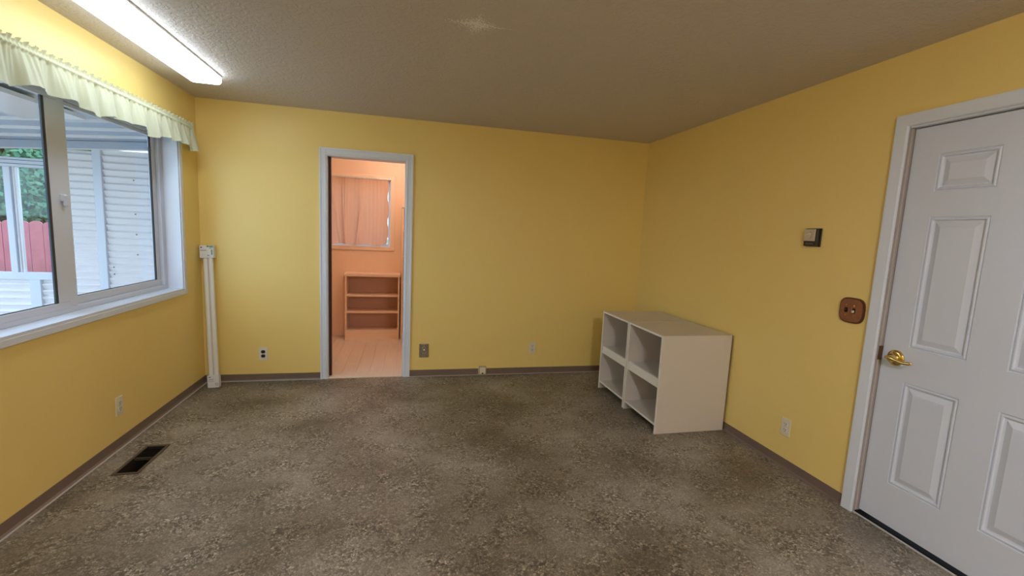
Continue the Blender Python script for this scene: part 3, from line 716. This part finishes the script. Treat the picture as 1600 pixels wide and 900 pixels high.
# north wall: ribbed siding
root = sroot('wall_patio', 'white ribbed metal end wall of the covered patio with a window', 'wall')
def siding(x0, x1, z0, z1f, y=NY_):
    b = nb(); pitch = 0.076; z = z0; prof = []
    zt = min(z1f(x0), z1f(x1))
    while z < zt-0.004:
        prof += [(0, z), (-0.028, z+pitch*0.66), (-0.032, z+pitch*0.70), (-0.030, z+pitch*0.78)]; z += pitch
    prof = [(d, zz) for d, zz in prof if zz < zt] + [(0, zt)]
    rows2 = [(b.verts.new((x0, y+d, zz)), b.verts.new((x1, y+d, zz))) for d, zz in prof]
    for i in range(len(rows2)-1): b.faces.new((rows2[i][0], rows2[i][1], rows2[i+1][1], rows2[i+1][0]))
    # back face gives thickness
    bk = [(b.verts.new((x0, y+0.03, zz)), b.verts.new((x1, y+0.03, zz))) for zz in (z0, zt)]
    b.faces.new((bk[0][0], bk[1][0], bk[1][1], bk[0][1]))
    return obj('siding_sheet', b, SIDM, root)
hd = lambda x: roofz(x)-0.085
siding(-3.31, -1.89, gz, hd); siding(-3.72, -3.39, gz, hd)
siding(-3.95, -3.72, gz, lambda x: 0.67); siding(-5.2, -4.05, gz, lambda x: 0.67)
def post(x0, x1, z0, z1, y0=NY_-0.05, y1=NY_+0.02):
    b = nb(); box(b, x0, x1, y0, y1, z0, z1, 0.003); return obj('post', b, VINYLW, root)
post(-3.392, -3.312, gz, 2.125); post(-4.05, -3.95, gz, 0.67); post(-5.28, -5.2, gz, 2.0)
b = nb(); prism(b, [(-5.3, roofz(-5.3)-0.085), (-1.89, roofz(-1.89)-0.085), (-1.89, roofz(-1.89)-0.004), (-5.3, roofz(-5.3)-0.004)], 'y', NY_-0.06, NY_+0.03); obj('header_beam', b, ROOF_SHADED, root)
b = nb(); prism(b, [(-5.2, roofz(-5.2)-0.095), (-1.89, roofz(-1.89)-0.095), (-1.89, roofz(-1.89)-0.085), (-5.2, roofz(-5.2)-0.085)], 'y', NY_-0.065, NY_-0.02); obj('header_lip', b, SIDM, root)
win = sroot('window_3', 'sliding window in the patio end wall showing the red fence', 'window')
for (nm, a) in (('sill_bar', (-5.2, -3.72, 0.67, 0.75)), ('head_bar', (-5.2, -3.72, 1.885, 1.985)), ('side_bar', (-3.80, -3.72, 0.75, 1.885)), ('side_bar', (-5.2, -5.12, 0.75, 1.885))):
    b = nb(); box(b, a[0], a[1], NY_-0.04, NY_+0.03, a[2], a[3], 0.004); obj(nm, b, VINYLW, win)
for z in (1.915, 1.955):
    b = nb(); box(b, -5.12, -3.80, NY_-0.043, NY_-0.038, z, z+0.005); obj('track_groove', b, GASK, win)
b = nb(); box(b, -4.215, -4.155, NY_-0.03, NY_+0.02, 0.75, 1.885, 0.003); obj('mullion', b, VINYLW, win)
for x in (-4.145, -4.118):
    b = nb(); box(b, x, x+0.012, NY_-0.01, NY_+0.025, 0.75, 1.885, 0.002); obj('mullion_lip', b, SIDM, win)
b = nb(); box(b, -5.12, -3.80, NY_+0.004, NY_+0.009, 0.75, 1.885); obj('glass_pane', b, GLASS, win)
# screws of the siding
for (x, z) in ((-3.02, 1.82), (-3.02, 1.44), (-3.02, 1.21), (-3.02, 0.98), (-3.26, 0.83), (-3.26, 0.75)):
    b = nb(); bmesh.ops.create_uvsphere(b, u_segments=8, v_segments=5, radius=0.008, matrix=Matrix.Translation((x, NY_-0.026, z))); obj('siding_screw', b, SCREW, root)
# roof
root = sroot('ceiling_patio', 'white panelled roof of the covered patio', 'roof')
y = 2.92; pw = 0.385
while y < NY_:
    y1 = min(y+pw, NY_+0.1)
    b = nb(); A = -4.75; B_ = XL-LT
    prism(b, [(A, roofz(A)), (B_, roofz(B_)), (B_, roofz(B_)+0.05), (A, roofz(A)+0.05)], 'y', y+0.006, y1-0.006); obj('roof_panel', b, ROOF_SHADED, root)
    b = nb(); prism(b, [(A, roofz(A)-0.028), (B_, roofz(B_)-0.028), (B_, roofz(B_)+0.02), (A, roofz(A)+0.02)], 'y', y1-0.012, y1+0.012); obj('roof_rib', b, SIDM, root)
    y += pw
b = nb(); prism(b, [(-3.08, roofz(-3.08)-0.06), (-2.64, roofz(-2.64)-0.06), (-2.64, roofz(-2.64)-0.029), (-3.08, roofz(-3.08)-0.029)], 'y', 2.92, 4.60); obj('bright_band_board', b, SIDM, root)  # made-up board standing in for a bright band seen through the window
b = nb(); box(b, -4.74, -4.66, 2.92, NY_-0.07, roofz(-4.75)-0.14, roofz(-4.75)-0.002); obj('edge_beam', b, VINYLW, root)
for yy in (3.0,):
    b = nb(); box(b, -4.74, -4.66, yy, yy+0.09, gz, roofz(-4.75)-0.14); obj('roof_post', b, VINYLW, root)

# red fence: every picket its own part
def picket(w_, h_):
    b = nb(); pts = [(-w_/2, 0), (w_/2, 0)]
    for k in range(9):
        a = PI*k/8; pts.append((w_/2*math.cos(a), h_-0.045+0.045*math.sin(a)))
    prism(b, pts, 'y', -0.009, 0.009); return b
f = thing('picket_fence', 'red painted fence with rounded picket tops beyond the patio window', 'fence', (-4.7, 7.2, gz-0.02))
pk = obj('picket', picket(0.142, 1.43), FENCE, f); pk.location = (-3.6, 0, 0)
for k in range(1, 46):
    c = pk.copy(); C.objects.link(c); c.parent = f; c.location = (-3.6+k*0.147, random.uniform(-0.003, 0.003), random.uniform(-0.008, 0.008))
for z in (0.35, 1.05):
    b = nb(); box(b, -3.7, 3.1, 0.010, 0.048, z, z+0.085); obj('rail', b, FENCE, f)
f2 = thing('side_fence', 'red painted fence added past the patio for its red bounce, unseen left of the picture', 'fence', (-9.0, 2.5, gz-0.02), PI/2)  # unseen fence, added to bounce red onto the siding
pk2 = obj('picket', picket(0.142, 1.43), FENCE, f2); pk2.location = (-4.6, 0, 0)
for k in range(1, 62):
    c = pk2.copy(); C.objects.link(c); c.parent = f2; c.location = (-4.6+k*0.147, 0, random.uniform(-0.008, 0.008))

# trees beyond the fence
def tree(label, x, y, h, rad, n, lm, seed):
    R_ = random.Random(seed)
    t = thing('leafy_tree', label, 'tree', (x, y, gz-0.02))
    b = nb(); tube(b, [(0, 0, 0), (0.05, 0, h*0.35), (-0.03, 0.04, h*0.65)], [0.14, 0.10, 0.05], 9)
    for k in range(5):
        a = k*1.26; tube(b, [(0.02, 0, h*(0.3+0.06*k)), (rad*0.5*math.cos(a), rad*0.5*math.sin(a), h*(0.45+0.08*k))], [0.05, 0.02], 6)
    obj('trunk', b, BARK, t)
    b = nb()
    blobs = [(R_.uniform(-.6, .6)*rad, R_.uniform(-.6, .6)*rad, h*R_.uniform(0.25, 0.9), rad*R_.uniform(0.3, 0.55)) for _ in range(22)]
    for _ in range(int(n*1.6)):
        bx, by, bz, br = R_.choice(blobs)
        d = Vector((R_.gauss(0, 1), R_.gauss(0, 1), R_.gauss(0, 1))).normalized()*br*(R_.random()**0.35)
        p = Vector((bx, by, bz))+d; s = R_.uniform(0.03, 0.065)
        u_ = Vector((R_.gauss(0, 1), R_.gauss(0, 1), R_.gauss(0, 1))).normalized(); v2 = u_.orthogonal().normalized()
        q = [b.verts.new(p+u_*s), b.verts.new(p+v2*s*0.5), b.verts.new(p-u_*s), b.verts.new(p-v2*s*0.5)]
        b.faces.new(q)
    o = obj('foliage', b, lm, t); o['kind'] = 'stuff'
tree('bushy green tree right behind the red fence', -6.2, 9.6, 3.6, 1.3, 12000, LEAF, 1)
tree('dark green tree behind the red fence, seen left of the patio mullion', -9.6, 11.2, 4.8, 1.7, 12000, LEAF2, 2)
tree('tall green tree far behind the fence, toward the house', -4.2, 13.5, 4.4, 1.7, 10000, LEAF2, 3)
tree('pale green tree outside to the left of the patio', -12.5, 5.5, 4.2, 1.6, 8000, LEAF, 4)
